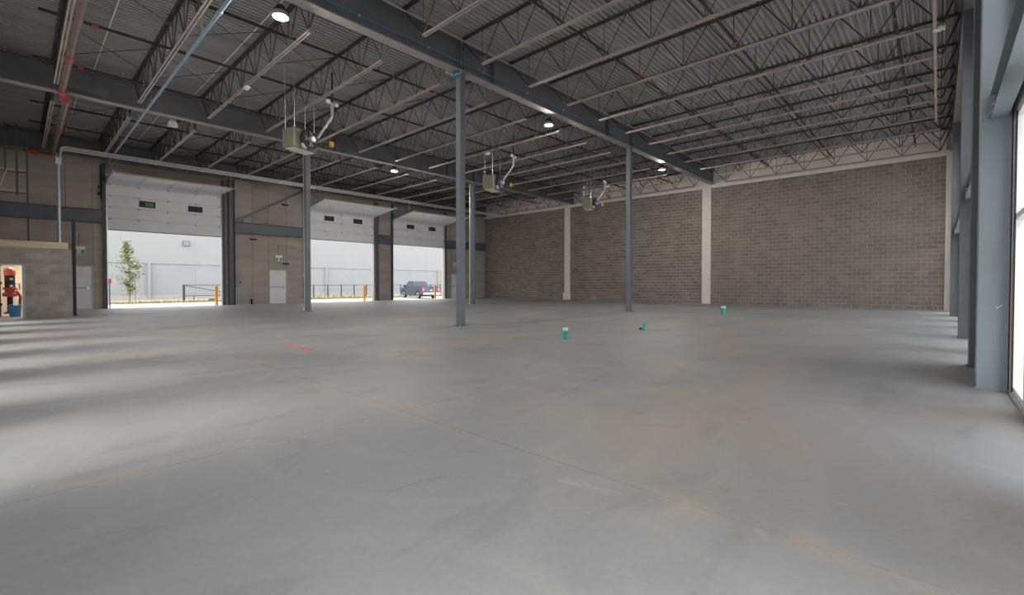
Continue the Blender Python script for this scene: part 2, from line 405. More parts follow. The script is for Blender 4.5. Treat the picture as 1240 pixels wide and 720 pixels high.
# ================================================================== STEEL FRAME
def ibeam_parts(root, L, h, w, tf=.03, tw=.02, m='girder_paint', axis='y'):
    """W-shape along +Y (or +X) from the root's base corner, split in web and two flanges"""
    def B(a0, a1, l0, l1, z0, z1):
        return box(a0, a1, l0, l1, z0, z1) if axis == 'y' else box(l0, l1, a0, a1, z0, z1)
    B(-w / 2, w / 2, 0, L, 0, tf).build('bottom_flange', 'flange_lit_paint' if m == 'girder_paint' else m, root)
    B(-tw / 2, tw / 2, 0, L, tf, h - tf).build('web', m, root)
    B(-w / 2, w / 2, 0, L, h - tf, h).build('top_flange', m, root)
def girder(x, y0, y1, label, stiff, w=.30):
    t = thing('roof_girder', label, 'girder', (x, y0, Z_GB), 0, 'roof girders')
    ibeam_parts(t, y1 - y0, Z_GT - Z_GB, w)
    for y in stiff:
        for s in (-1, 1):
            box(min(s * .01, s * w / 2), max(s * .01, s * w / 2), y - y0 - .012, y - y0 + .012, .03, Z_GT - Z_GB - .03).build('stiffener', 'girder_paint', t)
    for y in (0.12, y1 - y0 - .12):
        for s in (-1, 1):
            box(min(s * .01, s * .03), max(s * .01, s * .03), y - .1, y + .1, .2, .65).build('splice_plate', 'girder_paint', t)
for gx, nm in ((GX[0], 'nearer'), (GX[1], 'farther')):
    girder(gx, YN, 9.85, 'blue-grey steel girder on the %s column line, length above the camera side' % nm, (8.8,))
    girder(gx, 9.87, 16.9, 'blue-grey drop-in girder between the two columns of the %s line' % nm, (10.05, 16.7), .27)
    girder(gx, 16.92, YF, 'blue-grey steel girder on the %s column line, running into the block wall' % nm, (18.7,))
t = thing('edge_beam', 'dark steel edge beam along top of the dock door wall', 'girder', (XL + .2, YN, Z_GB)); ibeam_parts(t, YF - YN, Z_GT - Z_GB, .22)
t = thing('edge_beam', 'dark steel edge beam on the window wall columns under the deck', 'girder', (XR - .15, YN, Z_GB)); ibeam_parts(t, YF - YN, Z_GT - Z_GB, .22)

def column(x, y, label):
    t = thing('steel_column', label, 'column', (x, y, 0), 0, 'free-standing steel columns')
    MB().bbox(-.102, .102, -.102, .102, .02, Z_GB - .02, .018).build('shaft', 'column_paint', t)
    box(-.16, .16, -.16, .16, 0, .02).build('base_plate', 'column_paint', t)
    box(-.15, .15, -.19, .19, Z_GB - .02, Z_GB).build('cap_plate', 'column_paint', t)
    for sx in (-1, 1):
        for sy in (-1, 1):
            MB().tube((sx * .13, sy * .13, .02), (sx * .13, sy * .13, .05), .014, 6).build('anchor_bolt', 'galv', t)
    return t
column(GX[0], 8.8, 'nearest free-standing blue-grey square steel column')
column(GX[0], 18.7, 'square steel column standing before middle panel of the block wall')
column(GX[1], 8.8, 'square steel column under the nearest unit heater, beside the second dock opening')
column(GX[1], 18.7, 'farthest free-standing steel column, seen just right of the nearest one')

# rain leaders strapped to the two farther columns
def leader(x, y, label):
    t = thing('rain_leader', label, 'pipe', (x, y, 0), 0, 'rain leaders on columns')
    MB().tube((0, 0, .12), (0, 0, 7.2), .05, 10).build('pipe', 'galv', t)
    MB().tube((0, 0, 1.55), (0, 0, 1.75), .068, 10).build('coupling', 'galv', t)
    MB().path([(0, 0, .14), (-.02, -.04, .1), (-.02, -.04, 0)], .055, 10).build('foot_elbow', 'galv', t)
    for z in (.5, 2.6, 4.6, 6.4): box(-.06, .135, -.06, .06, z, z + .03).build('strap', 'galv', t)
leader(GX[1] - .24, 8.78, 'galvanised rain leader strapped to the column beside second dock opening')
leader(GX[1] - .24, 18.68, 'galvanised rain leader strapped to the farthest free-standing column')

# right-hand wall columns and girts
RC = [(7.62, 'big pale blue steel column beside the glazing at right edge'), (9.42, 'steel column half hidden behind the big pale blue one'),
      (14.4, 'steel column third along the glazed wall, counted from the camera'), (24.1, 'farthest steel column of glazed wall, near block wall corner')]
for y, lb in RC:
    t = thing('wall_column', lb, 'column', (.465, y + .16, 0), 0, 'columns along the glazed wall')
    w = .125
    cp_ = 'right_column_paint' if y < 8 else 'rear_column_shaded_paint'  # all one steel paint; lit and shaded tones painted as two copies
    box(-w, w, -.16, -.142, .015, Z_GB).build('flange', cp_, t)
    box(-w, w, .142, .16, .015, Z_GB).build('flange', cp_, t)
    box(-w, -w + .012, -.142, .142, .015, Z_GB).build('side_plate', cp_, t)
    box(-.01, .01, -.142, .142, .015, Z_GB).build('web', cp_, t)
    box(-w - .02, w + .005, -.18, .18, 0, .015).build('base_plate', cp_, t)
    if y < 8:
        MB().prism([(.02, -.655), (.03, -.68), (.075, -.645), (.072, -.637), (.032, -.668), (.026, -.652)], -.1612, -.16, 'y').build('chalk_tick', 'pvc_white', t, (0, 0, 1.62))
def rgirt(y0, y1, label):
    t = thing('wall_girt', label, 'girt', (.485, y0, 3.10), 0, 'girts along the glazed wall')
    L = y1 - y0
    box(-.07, .07, 0, L, 0, .014).build('bottom_flange', 'right_column_paint', t)
    box(-.07, .07, 0, L, .296, .31).build('top_flange', 'right_column_paint', t)
    box(-.008, .008, 0, L, .014, .296).build('web', 'right_column_paint', t)
    for e in (.03, L - .03):
        box(-.075, -.008, e - .012, e + .012, .05, .26).build('clip_angle', 'right_column_paint', t)
        for z in (.08, .155, .23):
            MB().tube((-.05, e - .05, z), (-.05, e + .05, z), .014, 6).build('bolt', 'galv', t)
for a, b, lb in ((YN + .05, 7.615, 'pale steel girt bolted to big blue column at upper right'), (7.95, 9.415, 'short steel girt between the big blue column and its neighbour'),
             (9.75, 14.395, 'steel girt between second and third columns of the glazed wall'), (14.73, 24.095, 'long steel girt between third and farthest glazed wall columns')):
    rgirt(a, b, lb)

# left wall girts, columns, jambs, brace
def lgirt(y0, y1, label):
    t = thing('wall_girt', label, 'girt', (XL + .13, y0, 4.22), 0, 'girts along the dock wall'); L = y1 - y0
    box(-.13, .13, 0, L, 0, .02).build('bottom_flange', 'girt_paint', t)
    box(-.13, .13, 0, L, .62, .64).build('top_flange', 'girt_paint', t)
    box(-.01, .01, 0, L, .02, .62).build('web', 'girt_paint', t)
lgirt(YN, 2.92, 'blue-grey steel girt crossing wall above the utility room')
lgirt(8.72, 12.72, 'blue-grey steel girt between the first and second dock openings')
lgirt(18.16, 19.26, 'short steel girt between the second and third dock openings')
lgirt(24.54, YF - .02, 'steel girt between third dock opening and block wall')
def jamb(y0, y1, z1, label, m='jamb_paint', dx=.16):
    t = thing('door_jamb_post', label, 'post', (XL + dx / 2, (y0 + y1) / 2, 0), 0, 'steel posts framing dock openings')
    h = (y1 - y0) / 2
    box(-dx / 2, dx / 2, -h, -h + .012, 0, z1).build('flange', m, t)
    box(-dx / 2, dx / 2, h - .012, h, 0, z1).build('flange', m, t)
    box(-.01, .01, -h + .012, h - .012, 0, z1).build('web', m, t)
jamb(2.93, 3.05, 7.2, 'dark steel post at left side of first dock opening')
jamb(8.10, 8.20, 7.2, 'slim steel post at right side of first dock opening')
jamb(8.40, 8.70, 7.29, 'wide steel wall column right of first dock opening', dx=.3)
jamb(12.73, 12.85, 7.2, 'steel post at left side of second dock opening, behind column')
jamb(17.85, 18.15, 7.2, 'steel post at right side of second dock opening')
jamb(19.27, 19.40, 7.2, 'steel post at left side of third dock opening')
jamb(24.40, 24.53, 7.2, 'steel post at right side of third dock opening')
t = thing('wall_brace', 'diagonal steel brace above girt between first and second dock openings', 'brace', (XL + .08, 8.75, 4.88))
MB().prism([(0, 0), (.12, 0), (4.07, 2.36), (4.07, 2.44), (3.95, 2.44), (0, .08)], -.05, .0, 'x').build('leg', 'girt_paint', t)
MB().prism([(-.1, -.02), (.5, -.02), (.5, .26), (.3, .3), (-.1, .06)], -.06, -.05, 'x').build('gusset', 'jamb_paint', t)

# ---- open-web joists
KMIN = {'near': -1, 'middle': -4, 'dock': -4}
BAYS = [('near', GX[0] + .02, XR - .15), ('middle', GX[1] + .02, GX[0] - .02), ('dock', XL + .12, GX[1] - .02)]
BAYTXT = {'near': 'the glazed-wall bay', 'middle': 'the middle bay', 'dock': 'the dock-door bay'}
def jy(k): return 8.8 + 1.98 * k
KMAX = 10
D = Z_DECK - Z_JB
def strut(a, b, t=.013):
    return MB().tube(a, b, t * 1.35, 4)
for bay, x0, x1 in BAYS:
    L = x1 - x0; e = .92 if bay != 'near' else .90
    e2 = e if bay != 'near' else .45
    def chord(a, b, z, up):
        m = MB(); wl = .07 if up else .056
        for s in (-1, 1):
            m.box(a, b, min(s * .014, s * .020), max(s * .014, s * .020), z, z + .055)
            zz = z + .055 - .007 if up else z
            m.box(a, b, min(s * .020, s * wl), max(s * .020, s * wl), zz, zz + .007)
        return m
    me_b = chord(e, L - e2, 0, False).mesh('bottom_chord', 'joist_paint')  # lighter than the webs: floor bounce put into the chord colour
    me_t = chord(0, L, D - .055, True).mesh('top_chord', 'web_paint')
    nb = 7; st = (L - e - e2) / nb
    me_u = strut((0, 0, .03), (st / 2, 0, D - .03)).mesh('web_member', 'web_paint')
    me_d = strut((0, 0, D - .03), (st / 2, 0, .03)).mesh('web_member', 'web_paint')
    me_v = strut((0, 0, .03), (0, 0, D - .03), .009).mesh('web_member', 'web_paint')
    me_e1 = strut((0, 0, D - .05), (e - .1, 0, .03), .016).mesh('web_member', 'web_paint')
    me_e2 = strut((0, 0, .03), (e2 - .1, 0, D - .05), .016).mesh('web_member', 'web_paint')
    me_s = box(0, .16, -.07, .07, D - .1, D - .055).mesh('joist_seat', 'web_paint')
    for k in range(KMIN[bay], KMAX + 1):
        rank = KMAX - k
        t = thing('roof_joist', 'open-web steel joist in %s, %s counted from the block wall' % (BAYTXT[bay], ORD[rank]), 'joist', (x0, jy(k), Z_JB), 0, 'open-web roof joists')
        put('top_chord', me_t, t); put('bottom_chord', me_b, t)
        for i in range(nb):
            put('web_member', me_u, t, (e + i * st, 0, 0)); put('web_member', me_d, t, (e + (i + .5) * st, 0, 0))
        for i in range(nb + 1): put('web_member', me_v, t, (e + i * st, 0, 0))
        put('web_member', me_e1, t, (.1, 0, 0)); put('web_member', me_e2, t, (L - e2, 0, 0))
        put('joist_seat', me_s, t); put('joist_seat', me_s, t, (L - .16, 0, 0))
    # crossed bridging between neighbouring joists
    gp = 1.98
    me_x1 = MB().tube((.025, .02, D - .06), (.025, gp - .02, .06), .011, 4).mesh('rod', 'web_paint')
    me_x2 = MB().tube((-.025, .02, .06), (-.025, gp - .02, D - .06), .011, 4).mesh('rod', 'web_paint')
    for q, fx in enumerate((.33, .67) if bay != 'near' else ()):
        for k in range(KMIN[bay], KMAX):
            t = thing('cross_bridging', 'crossed bridging rods in %s, %s gap from block wall, %s row' % (BAYTXT[bay], ORD[KMAX - 1 - k], ('left', 'right')[q]), 'bridging',
                      (x0 + (x1 - x0) * fx, jy(k), Z_JB), 0, 'bridging between joists')
            put('rod', me_x1, t); put('rod', me_x2, t)

# ================================================================== CEILING SERVICES
def branch(x, y0, y1, z, label, r=.036, m='pipe_dark'):
    t = thing('sprinkler_pipe', label, 'pipe', (x, y0, z), 0, 'sprinkler branch pipes')
    L = y1 - y0
    MB().tube((0, 0, 0), (0, L, 0), r, 8).build('pipe', m, t)
    cp = MB().tube((0, -.06, 0), (0, .06, 0), r * 1.6, 8).mesh('coupling', 'red_paint')
    hd = MB().tube((0, 0, r), (0, 0, .16), .012, 6).tube((0, 0, .16), (0, 0, .17), .03, 6).mesh('sprinkler_head', 'chrome')
    hg = MB().tube((0, 0, r), (0, 0, Z_DECK - z), .006, 4).box(-.02, .02, -.015, .015, -r - .005, r + .01).mesh('hanger', 'galv')
    y = 1.0
    while y < L - .3:
        put('coupling', cp, t, (0, y, 0)); y += 9.2
    y = 2.0
    while y < L - .3:
        put('sprinkler_head', hd, t, (0, y, 0)); put('hanger', hg, t, (0, y + .5, 0)); y += 3.05
branch(-.85, 3.0, YF - .3, 7.7, 'black sprinkler pipe nearest the glazed wall, under the deck')
branch(-4.05, 3.0, YF - .3, 7.7, 'black sprinkler pipe running midway over the glazed-wall bay')
branch(-6.9, 3.0, YF - .3, 7.7, 'black sprinkler pipe over glazed-wall bay, nearest the girder')
branch(-12.6, -.5, YF - .3, 7.7, 'black sprinkler pipe over the middle bay, nearest the camera')
branch(-15.6, .42, YF - .3, 7.7, 'black sprinkler pipe over the middle bay above the heaters')
branch(-18.95, .38, YF - .3, 7.7, 'black sprinkler pipe over middle bay beside the farther girder')
branch(-23.6, .4, YF - .3, 7.7, 'black sprinkler pipe over dock-door bay beside the farther girder')
branch(-26.55, .4, YF - .3, 7.7, 'black sprinkler pipe over dock-door bay nearest the dock doors')
def main(x0, x1, y, z, label, r, m, coup=()):
    t = thing('sprinkler_main', label, 'pipe', (x0, y, z), 0, 'sprinkler mains')
    MB().tube((0, 0, 0), (x1 - x0, 0, 0), r, 12).build('pipe', m, t, smooth=False)
    for c in coup:
        MB().tube((c - x0 - .09, 0, 0), (c - x0 + .09, 0, 0), r * 1.35, 12).build('coupling', 'red_paint', t)
    q = x0 + 1.0
    while q < x1:
        MB().tube((q - x0, 0, r), (q - x0, 0, Z_DECK - z), .008, 4).build('hanger', 'galv', t); q += 2.9
    return t
MAIN1 = main(-20.2, -8.8, 1.03, 7.22, 'thick brown sprinkler main crossing the middle bay at upper left', .085, 'pipe_brown', (-20.05, -16.9))
MAIN2 = main(-29.6, -20.35, 1.16, 7.10, 'thick brown sprinkler main crossing the dock-door bay at far left', .085, 'pipe_brown', (-29.4, -24.8, -20.5))
MB().path([(.08, .04, .0), (-.02, .0, -.06), (-.10, .05, -.10)], .10, 10).build('elbow', 'red_paint', MAIN1)
MB().path([(.05, 0, 0), (-.05, -.1, .02), (.0, -.9, .04)], .06, 10).build('wall_branch', 'pipe_brown', MAIN2)
MB().tube((.02, -.75, .04), (.03, -.42, .03), .12, 10).build('valve_body', 'red_paint', MAIN2)
MB().lathe([(.02, 0), (.12, .0), (.12, .03), (.02, .03)], 12, (0, -.95, .04), 'y').build('handwheel', 'galv', MAIN2)
t = thing('conduit_pipe', 'pale blue conduit pipe crossing ceiling under joists at upper left', 'pipe', (-26.7, 3.02, 7.02))
MB().tube((0, 0, 0), (18.4, 0, 0), .042, 10).build('pipe', 'blue_conduit', t)
for c in (3.0, 6.1, 9.2, 12.3, 15.4): MB().tube((c - .06, 0, 0), (c + .06, 0, 0), .055, 10).build('coupling', 'blue_conduit', t)
for c in (2, 8, 14): MB().tube((c, 0, .04), (c, 0, Z_DECK - 7.02), .006, 4).build('hanger', 'galv', t)
for i, (dz, dx, lb) in enumerate(((0, 0, 'white conduit above the dock doors, lowest of its bundle of three'), (.10, -.12, 'white conduit above the dock doors, middle of its bundle of three'), (.20, -.24, 'white conduit above the dock doors, topmost of its bundle of three'))):
    t = thing('electrical_conduit', lb, 'conduit', (-27.75 + dx, 1.3, 7.0 + dz), 0, 'conduits above the dock doors')
    MB().path([(0, .04, -.32 - dz), (0, .06, -.12), (0, .12, -.03), (0, .24, 0), (0, 27.4, 0)], .026, 8).build('tube', 'white_conduit', t)
    for y in range(3, 27, 4): box(-.035, .035, y, y + .05, -.03, .03).build('strap', 'galv', t)
t = thing('conduit_riser', 'galvanised riser rising from utility room roof to the ceiling', 'pipe', (-27.87, 1.28, RH0 + .12))
MB().tube((0, 0, 0), (0, 0, 3.70), .06, 10).build('pipe', 'galv', t)
for z in (.75, 2.4): MB().tube((0, 0, z), (0, 0, z + .1), .075, 10).build('coupling', 'galv', t)
box(-.16, .16, -.1, .1, 3.7, 4.0).build('junction_box', 'galv', t)
for x0, x1, y, lb in ((-20.3, -9, 1.8, 'thin white conduit under deck at far upper left of middle bay'), (-20.3, -9, 4.55, 'thin white conduit under the deck beside the lit lamp at upper left'),
                      (-30, -20.8, 1.62, 'thin white conduit under deck above the utility room'), (-30, -20.8, 4.1, 'thin white conduit under deck above the first dock opening')):
    t = thing('electrical_conduit', lb, 'conduit', (x0, y, Z_DECK - .05), 0, 'thin conduits under the deck')
    MB().tube((0, 0, 0), (x1 - x0, 0, 0), .014, 6).build('tube', 'white_conduit', t)
    for c in range(1, int(x1 - x0), 3): box(c, c + .03, -.03, .03, -.015, .045).build('strap', 'galv', t)
for dx, dz, r, m, lb, nm in ((.62, .55, .017, 'joist_paint', 'outer tan conduit running along right side of nearer girder', 'electrical_conduit'), (.52, .62, .017, 'joist_paint', 'inner tan conduit running along right side of nearer girder', 'electrical_conduit'),
                     (.2, .2, .016, 'blue_paint', 'blue air line clipped along right face of nearer girder', 'air_line')):
    if m == 'blue_paint' and m not in MATS: mat('blue_paint', srgb(52, 110, 146), .5, 0, .08, 5)
    t = thing(nm, lb, 'conduit', (GX[0] + dx, 2.5, Z_GB + dz), 0, 'lines along the nearer girder')
    MB().tube((0, 0, 0), (0, 24.5, 0), r, 6).build('tube', m, t)
    for y in range(1, 24, 2): box(-.035 if dx < .3 else -.02, .02, y, y + .04, -.02, .02).build('clip', 'galv', t)
t = thing('pipe_valve', 'blue handled brass valve beside top of nearest column', 'valve', (GX[0] - .02, 8.1, Z_GB - .12))
MB().tube((0, .2, 0), (0, .45, 0), .04, 8).build('body', 'brass', t)
box(-.05, .05, .42, .6, -.03, .06).build('handle', 'blue_plastic', t)
MB().tube((0, .45, 0), (.3, .5, .0), .012, 6).tube((.3, .5, 0), (.3, .5, 1.0), .008, 6).build('drop_line', 'galv', t)
t = thing('electrical_conduit', 'pale conduit along ends of joists beside the glazed wall', 'conduit', (-.13, 12, 7.2), 0, 'thin conduits under the deck')
MB().tube((0, 0, 0), (0, 11, 0), .035, 8).build('tube', 'joist_paint', t)
for y in (2.76, 6.72): box(-.05, .05, y, y + .05, -.04, .05).build('strap', 'galv', t)

# ---- lamps
def lamp(x, y, label, lit=True):
    t = thing('high_bay_lamp', label, 'lamp', (x, y, 7.2), 0, 'round high bay lamps')
    MB().lathe([(.12, .02), (.145, .03), (.145, .07), (.11, .10), (.08, .17), (.05, .18)], 20).build('housing', 'dark' if lit else 'pvc_white', t)
    MB().lathe([(.118, .0), (.118, .02), (.05, .021)], 20).build('lens', 'lens' if lit else 'pvc_white', t)
    MB().lathe([(.12, .03), (.15, .03), (.165, -.075), (.158, -.075), (.142, .02), (.12, .02)], 24).build('light_block_skirt', 'galv' if lit else 'pvc_white', t)  # skirt added to keep the point light off the ceiling
    MB().tube((0, 0, .18), (0, 0, Z_DECK - 7.2), .010, 6).build('stem', 'galv', t)
    if lit:
        l = bpy.data.lights.new('lamp_light', 'POINT'); l.shadow_soft_size = .06; l.energy = LAMP_W; l.color = (1.0, .93, .85)
        lo = bpy.data.objects.new('lamp_light', l); C.objects.link(lo); lo.parent = t; lo.location = (0, 0, -.07)
lamp(-10.75, 4.05, 'lit round lamp at upper left of the picture by girder')
lamp(-10.70, 13.55, 'lit round lamp beside nearer girder, between the two columns')
lamp(-10.55, 22.8, 'lit round lamp close to end of nearer girder at block wall')
lamp(-21.0, 13.55, 'lit round lamp over the second dock opening, left of nearest column')
lamp(-21.1, 4.05, 'unlit white round lamp over the first dock opening', False)
def sensor(x, k, label):
    t = thing('ceiling_sensor', label, 'sensor', (x, jy(k), Z_JB - .10), 0, 'white sensors on joist chords')
    MB().bbox(-.11, .11, -.07, .07, 0, .07, .015).build('housing', 'pvc_white', t)
    MB().lathe([(.03, -.035), (.05, -.02), (.05, 0), (.02, .001)], 12).build('eye', 'pvc_white', t)
    box(-.03, .03, -.03, .03, .07, .11).build('bracket', 'galv', t)
sensor(-15.5, -2, 'white sensor box on joist chord, above and left of nearest heater')
sensor(-15.2, 3, 'white sensor box on joist chord above the second heater')
sensor(-14.9, 8, 'white sensor box on joist chord above the farthest heater')

sensor(-.05, 3, 'white sensor box on joist end by the tall columns at right')
# ---- unit heaters
def heater(x, y, label):
    t = thing('unit_heater', label, 'heater', (x, y, 5.6), R(20), 'unit heaters hung from the roof')
    MB().bbox(-.27, .27, -.47, .47, 0, .62, .02).build('cabinet', 'heater_green', t)
    for i in range(7): box(-.30, -.265, -.40, .40, .06 + i * .075, .115 + i * .075).build('louvre', 'heater_green', t)
    MB().lathe([(.29, 0), (.31, .02), (.31, .16), (.27, .17)], 20, (.27, .02, .32), 'x').build('fan_shroud', 'dark', t)
    fan = MB()
    for i in range(4):
        a = i * math.pi / 2
        ca, sa = math.cos(a), math.sin(a)
        pts = [(.46, .05, -.02), (.44, .24, -.09), (.47, .24, .1), (.47, .05, .03)]
        q = [(p[0], .02 + p[1] * ca - p[2] * sa, .32 + p[1] * sa + p[2] * ca) for p in pts]
        fan.add(q + [(p[0] + .006, p[1], p[2]) for p in q], [(0, 1, 2, 3), (7, 6, 5, 4), (0, 4, 5, 1), (1, 5, 6, 2), (2, 6, 7, 3), (3, 7, 4, 0)])
    fan.build('fan_blades', 'girder_paint', t)
    MB().tube((.44, .02, .32), (.58, .02, .32), .09, 12).build('fan_motor', 'galv', t)
    MB().lathe([(.02, 0), (.13, .02), (.13, .10), (.10, .12)], 14, (.28, -.12, .12), 'x').build('draft_inducer', 'galv', t)
    MB().path([(.30, .42, .30), (.62, .72, .36)], .03, 8).build('gas_pipe', 'pipe_dark', t)
    MB().bbox(.58, .70, .66, .80, .26, .42, .02).build('gas_valve', 'yellow', t)
    MB().path([(.35, .40, .48), (.82, .58, 1.20)], .038, 10).build('flue_pipe', 'galv', t)
    MB().path([(.82, .58, 1.20), (.82, .58, 1.60)], .05, 10).build('flue_riser', 'joist_paint', t)
    MB().path([(.82, .42, 1.63), (.82, .74, 1.63)], .035, 10).build('flue_tee', 'galv', t)
    for yy in (.40, .76): MB().lathe([(.04, -.06), (.075, -.02), (.075, .04), (.04, .07)], 12, (.82, yy, 1.63)).build('vent_cap', 'pvc_white', t)
    MB().tube((.82, .58, 1.66), (.82, .58, Z_DECK - 5.6), .03, 10).build('flue_riser', 'pipe_dark', t)
    for sx in (-.2, .2):
        for sy in (-.4, .4): MB().tube((sx, sy, .61), (sx, sy, Z_DECK - 5.6), .007, 4).build('hanger_rod', 'galv', t)
    box(-.22, .22, -.42, .42, -.012, 0).build('base_panel', 'parge', t)
heater(-15.45, 6.40, 'olive unit heater with fan, nearest, hung above left steel column')
heater(-15.35, 15.2, 'olive unit heater hung just right of nearest column, second in row')
heater(-15.1, 22.9, 'small-looking olive unit heater farthest away, hung before the block wall')

# ================================================================== LEFT WALL FITTINGS
def dock_door(y0, y1, zbot, zbend, zend, xend, n, win, ordn):
    yc = (y0 + y1) / 2; hw = (y1 - y0) / 2 - .06
    t = thing('overhead_door', '%s overhead sectional door, half raised with two small windows' % ordn, 'door', (XL, yc, 0), 0, 'overhead dock doors')
    sh = (zbend - zbot) / n
    hinge = MB().box(.055, .075, -.05, .05, -.045, .045).mesh('hinge', 'frame_grey')
    for i in range(n):
        z0 = zbot + i * sh
        pm = MB().box(.015, .055, -hw, hw, z0 + .006, z0 + sh - .006).build('door_section', 'white_metal', t)
        for yy in (-hw + .1, -hw / 2, 0, hw / 2, hw - .1): put('hinge', hinge, pm, (0, yy, z0 + sh - .02))
        if i == win:
            for yy in (-hw * .36, hw * .50):
                w = MB(); zc = z0 + sh / 2
                for a, b, c, d in ((yy - .34, yy + .34, zc - .16, zc - .12), (yy - .34, yy + .34, zc + .12, zc + .16), (yy - .34, yy - .30, zc - .12, zc + .12), (yy + .30, yy + .34, zc - .12, zc + .12)):
                    w.box(.05, .075, a, b, c, d)
                wo = w.build('door_window', 'dark', t)
                box(.05, .062, yy - .30, yy + .30, zc - .12, zc + .12).build('pane', 'truck_glass', wo)
                if ordn == 'first' and yy < 0: box(.0621, .064, yy - .08, yy + .27, zc - .10, zc + .10).build('pane', 'green_glass', wo)
    # bent section, then the sections lying on the upper tracks
    bx, bz = .22, zbend + .13
    MB().prism([(.015, zbend), (.055, zbend), (.13, zbend + .09), (bx, bz), (bx, bz + .04), (.10, zbend + .13), (.03, zbend + .06)], -hw, hw, 'y').build('door_section', 'white_metal', t)
    m = 4; sl = (xend - bx) / m; dz = (zend - bz) / m
    hz = MB().box(-.05, .05, -.05, .05, -.02, 0).mesh('hinge', 'frame_grey')
    for i in range(m):
        a = bx + i * sl + .006; b = bx + (i + 1) * sl - .004; za = bz + i * dz; zb = bz + (i + 1) * dz
        pm = MB().prism([(a, za), (b, zb), (b, zb + .04), (a, za + .04)], -hw, hw, 'y').build('door_section', 'white_metal', t)
        for yy in (-hw / 2, 0, hw / 2): put('hinge', hz, pm, (a, yy, za))
    box(xend, xend + .05, -hw, hw, zend - .02, zend + .05).build('top_strut', 'beige_wood', t)
    box(.012, .058, -hw, hw, zbot - .03, zbot + .004).build('bottom_seal', 'dark', t)
    for s in (-1, 1):
        y = s * (hw + .045)
        MB().box(.02, .075, y - .03, y + .03, 0, zbend - .05).build('vertical_track', 'galv', t)
        MB().path([(.05, y, zbend - .06), (.07, y, zbend + .04), (.13, y, zbend + .10), (bx, y, bz + .02)], .03, 6).build('curved_track', 'galv', t)
        MB().tube((bx, y, bz + .02), (xend + .35, y, zend + .02 + (zend - bz) / (xend - bx) * .35), .032, 6).build('upper_track', 'galv', t)
        MB().tube((xend - .5, y, zend + .03), (xend - .5, y, Z_GB), .018, 4).build('track_hanger', 'galv', t)
        MB().tube((xend - .5, y, zend + .05), (xend - 1.4, y, Z_GB - .05), .018, 4).build('track_hanger', 'galv', t)
        MB().lathe([(.03, -.05), (.11, -.05), (.11, .05), (.03, .05)], 14, (.16, y * .97, bz + .27), 'y').build('cable_drum', 'galv', t)
        box(.0, .10, y - .02, y + .02, bz + .16, bz + .36).build('bearing_plate', 'galv', t)
    MB().tube((.16, -hw - .1, bz + .27), (.16, hw + .1, bz + .27), .018, 8).build('torsion_shaft', 'galv', t)
    MB().tube((.16, -1.3, bz + .27), (.16, -.25, bz + .27), .05, 10).build('torsion_spring', 'dark', t)
    MB().tube((.16, .25, bz + .27), (.16, 1.3, bz + .27), .05, 10).build('torsion_spring', 'dark', t)
dock_door(3.05, 8.10, 3.94, 6.22, 6.37, 2.27, 4, 2, 'first')
dock_door(12.85, 17.85, 4.2, 5.95, 6.40, 2.70, 3, 2, 'second')
dock_door(19.40, 24.40, 4.24, 5.98, 6.42, 2.70, 3, 2, 'third')

def man_door(n, y0, y1, flip):
    t = struct('door_%d' % n, (XL, (y0 + y1) / 2, 0)); h = (y1 - y0) / 2
    f = MB().box(-.2, .02, -h, -h + .06, 0, 2.13).box(-.2, .02, h - .06, h, 0, 2.13).box(-.2, .02, -h + .06, h - .06, 2.07, 2.13)
    f.build('door_frame', 'frame_grey', t)
    box(-.06, -.015, -h + .065, h - .065, .012, 2.065).build('door_leaf', 'door_white', t)
    s = 1 if flip else -1
    box(-.015, .03, -h + .12, h - .12, 1.00, 1.06).build('panic_bar', 'frame_grey', t)
    box(-.015, .045, s * (h - .22) - .05, s * (h - .22) + .05, .96, 1.10).build('latch_case', 'galv', t)
    box(-.015, .035, -s * (h - .42) - .16, -s * (h - .42) + .16, 1.93, 2.0).build('door_closer', 'galv', t)
    MB().tube((.03, -s * (h - .42), 2.0), (.02, -s * (h - .75), 2.08), .012, 6).build('closer_arm', 'galv', t)
    box(-.2, .03, -h + .06, h - .06, 0, .012).build('threshold', 'galv', t)
man_door(1, 1.62, 2.56, True); man_door(2, 10.62, 11.71, True); man_door(3, 25.10, 26.15, False)

def exit_sign(y, z, label, w=.42):
    t = thing('exit_sign', label, 'sign', (XL + .02, y, z), 0, 'exit signs above man doors')
    MB().bbox(-.02, .07, -w / 2, w / 2, 0, .40, .012).build('housing', 'pvc_white', t)
    box(.07, .074, -w / 2 + .02, w / 2 - .02, .03, .25).build('green_face', 'exit_green', t)
    man = MB()   # running figure in a doorway
    man.box(.074, .077, -.07, .06, .05, .23)
    o = man.build('doorway_symbol', 'pvc_white', t)
    rf = MB().prism([(-.015, .135), (.02, .14), (.015, .18), (-.01, .185)], .077, .079, 'x').prism([(-.01, .135), (.01, .14), (.04, .09), (.03, .085)], .077, .079, 'x').prism([(-.015, .14), (.0, .13), (-.05, .07), (-.058, .08)], .077, .079, 'x').prism([(.01, .17), (.045, .15), (.04, .14), (.01, .155)], .077, .079, 'x')
    rf.lathe([(.014, .077), (.014, .079)], 10, (0, .003, .20), 'x'); rf.build('running_figure', 'exit_green', o)
    MB().tube((-.01, 0, .40), (-.01, 0, 1.1), .012, 6).build('conduit', 'jamb_paint', t)
exit_sign(2.06, 2.63, 'green and white running-man exit sign by the utility room corner')
exit_sign(11.19, 2.62, 'green and white exit sign between first and second dock openings')
exit_sign(25.6, 2.62, 'exit sign near block wall corner, mostly hidden by nearest column')
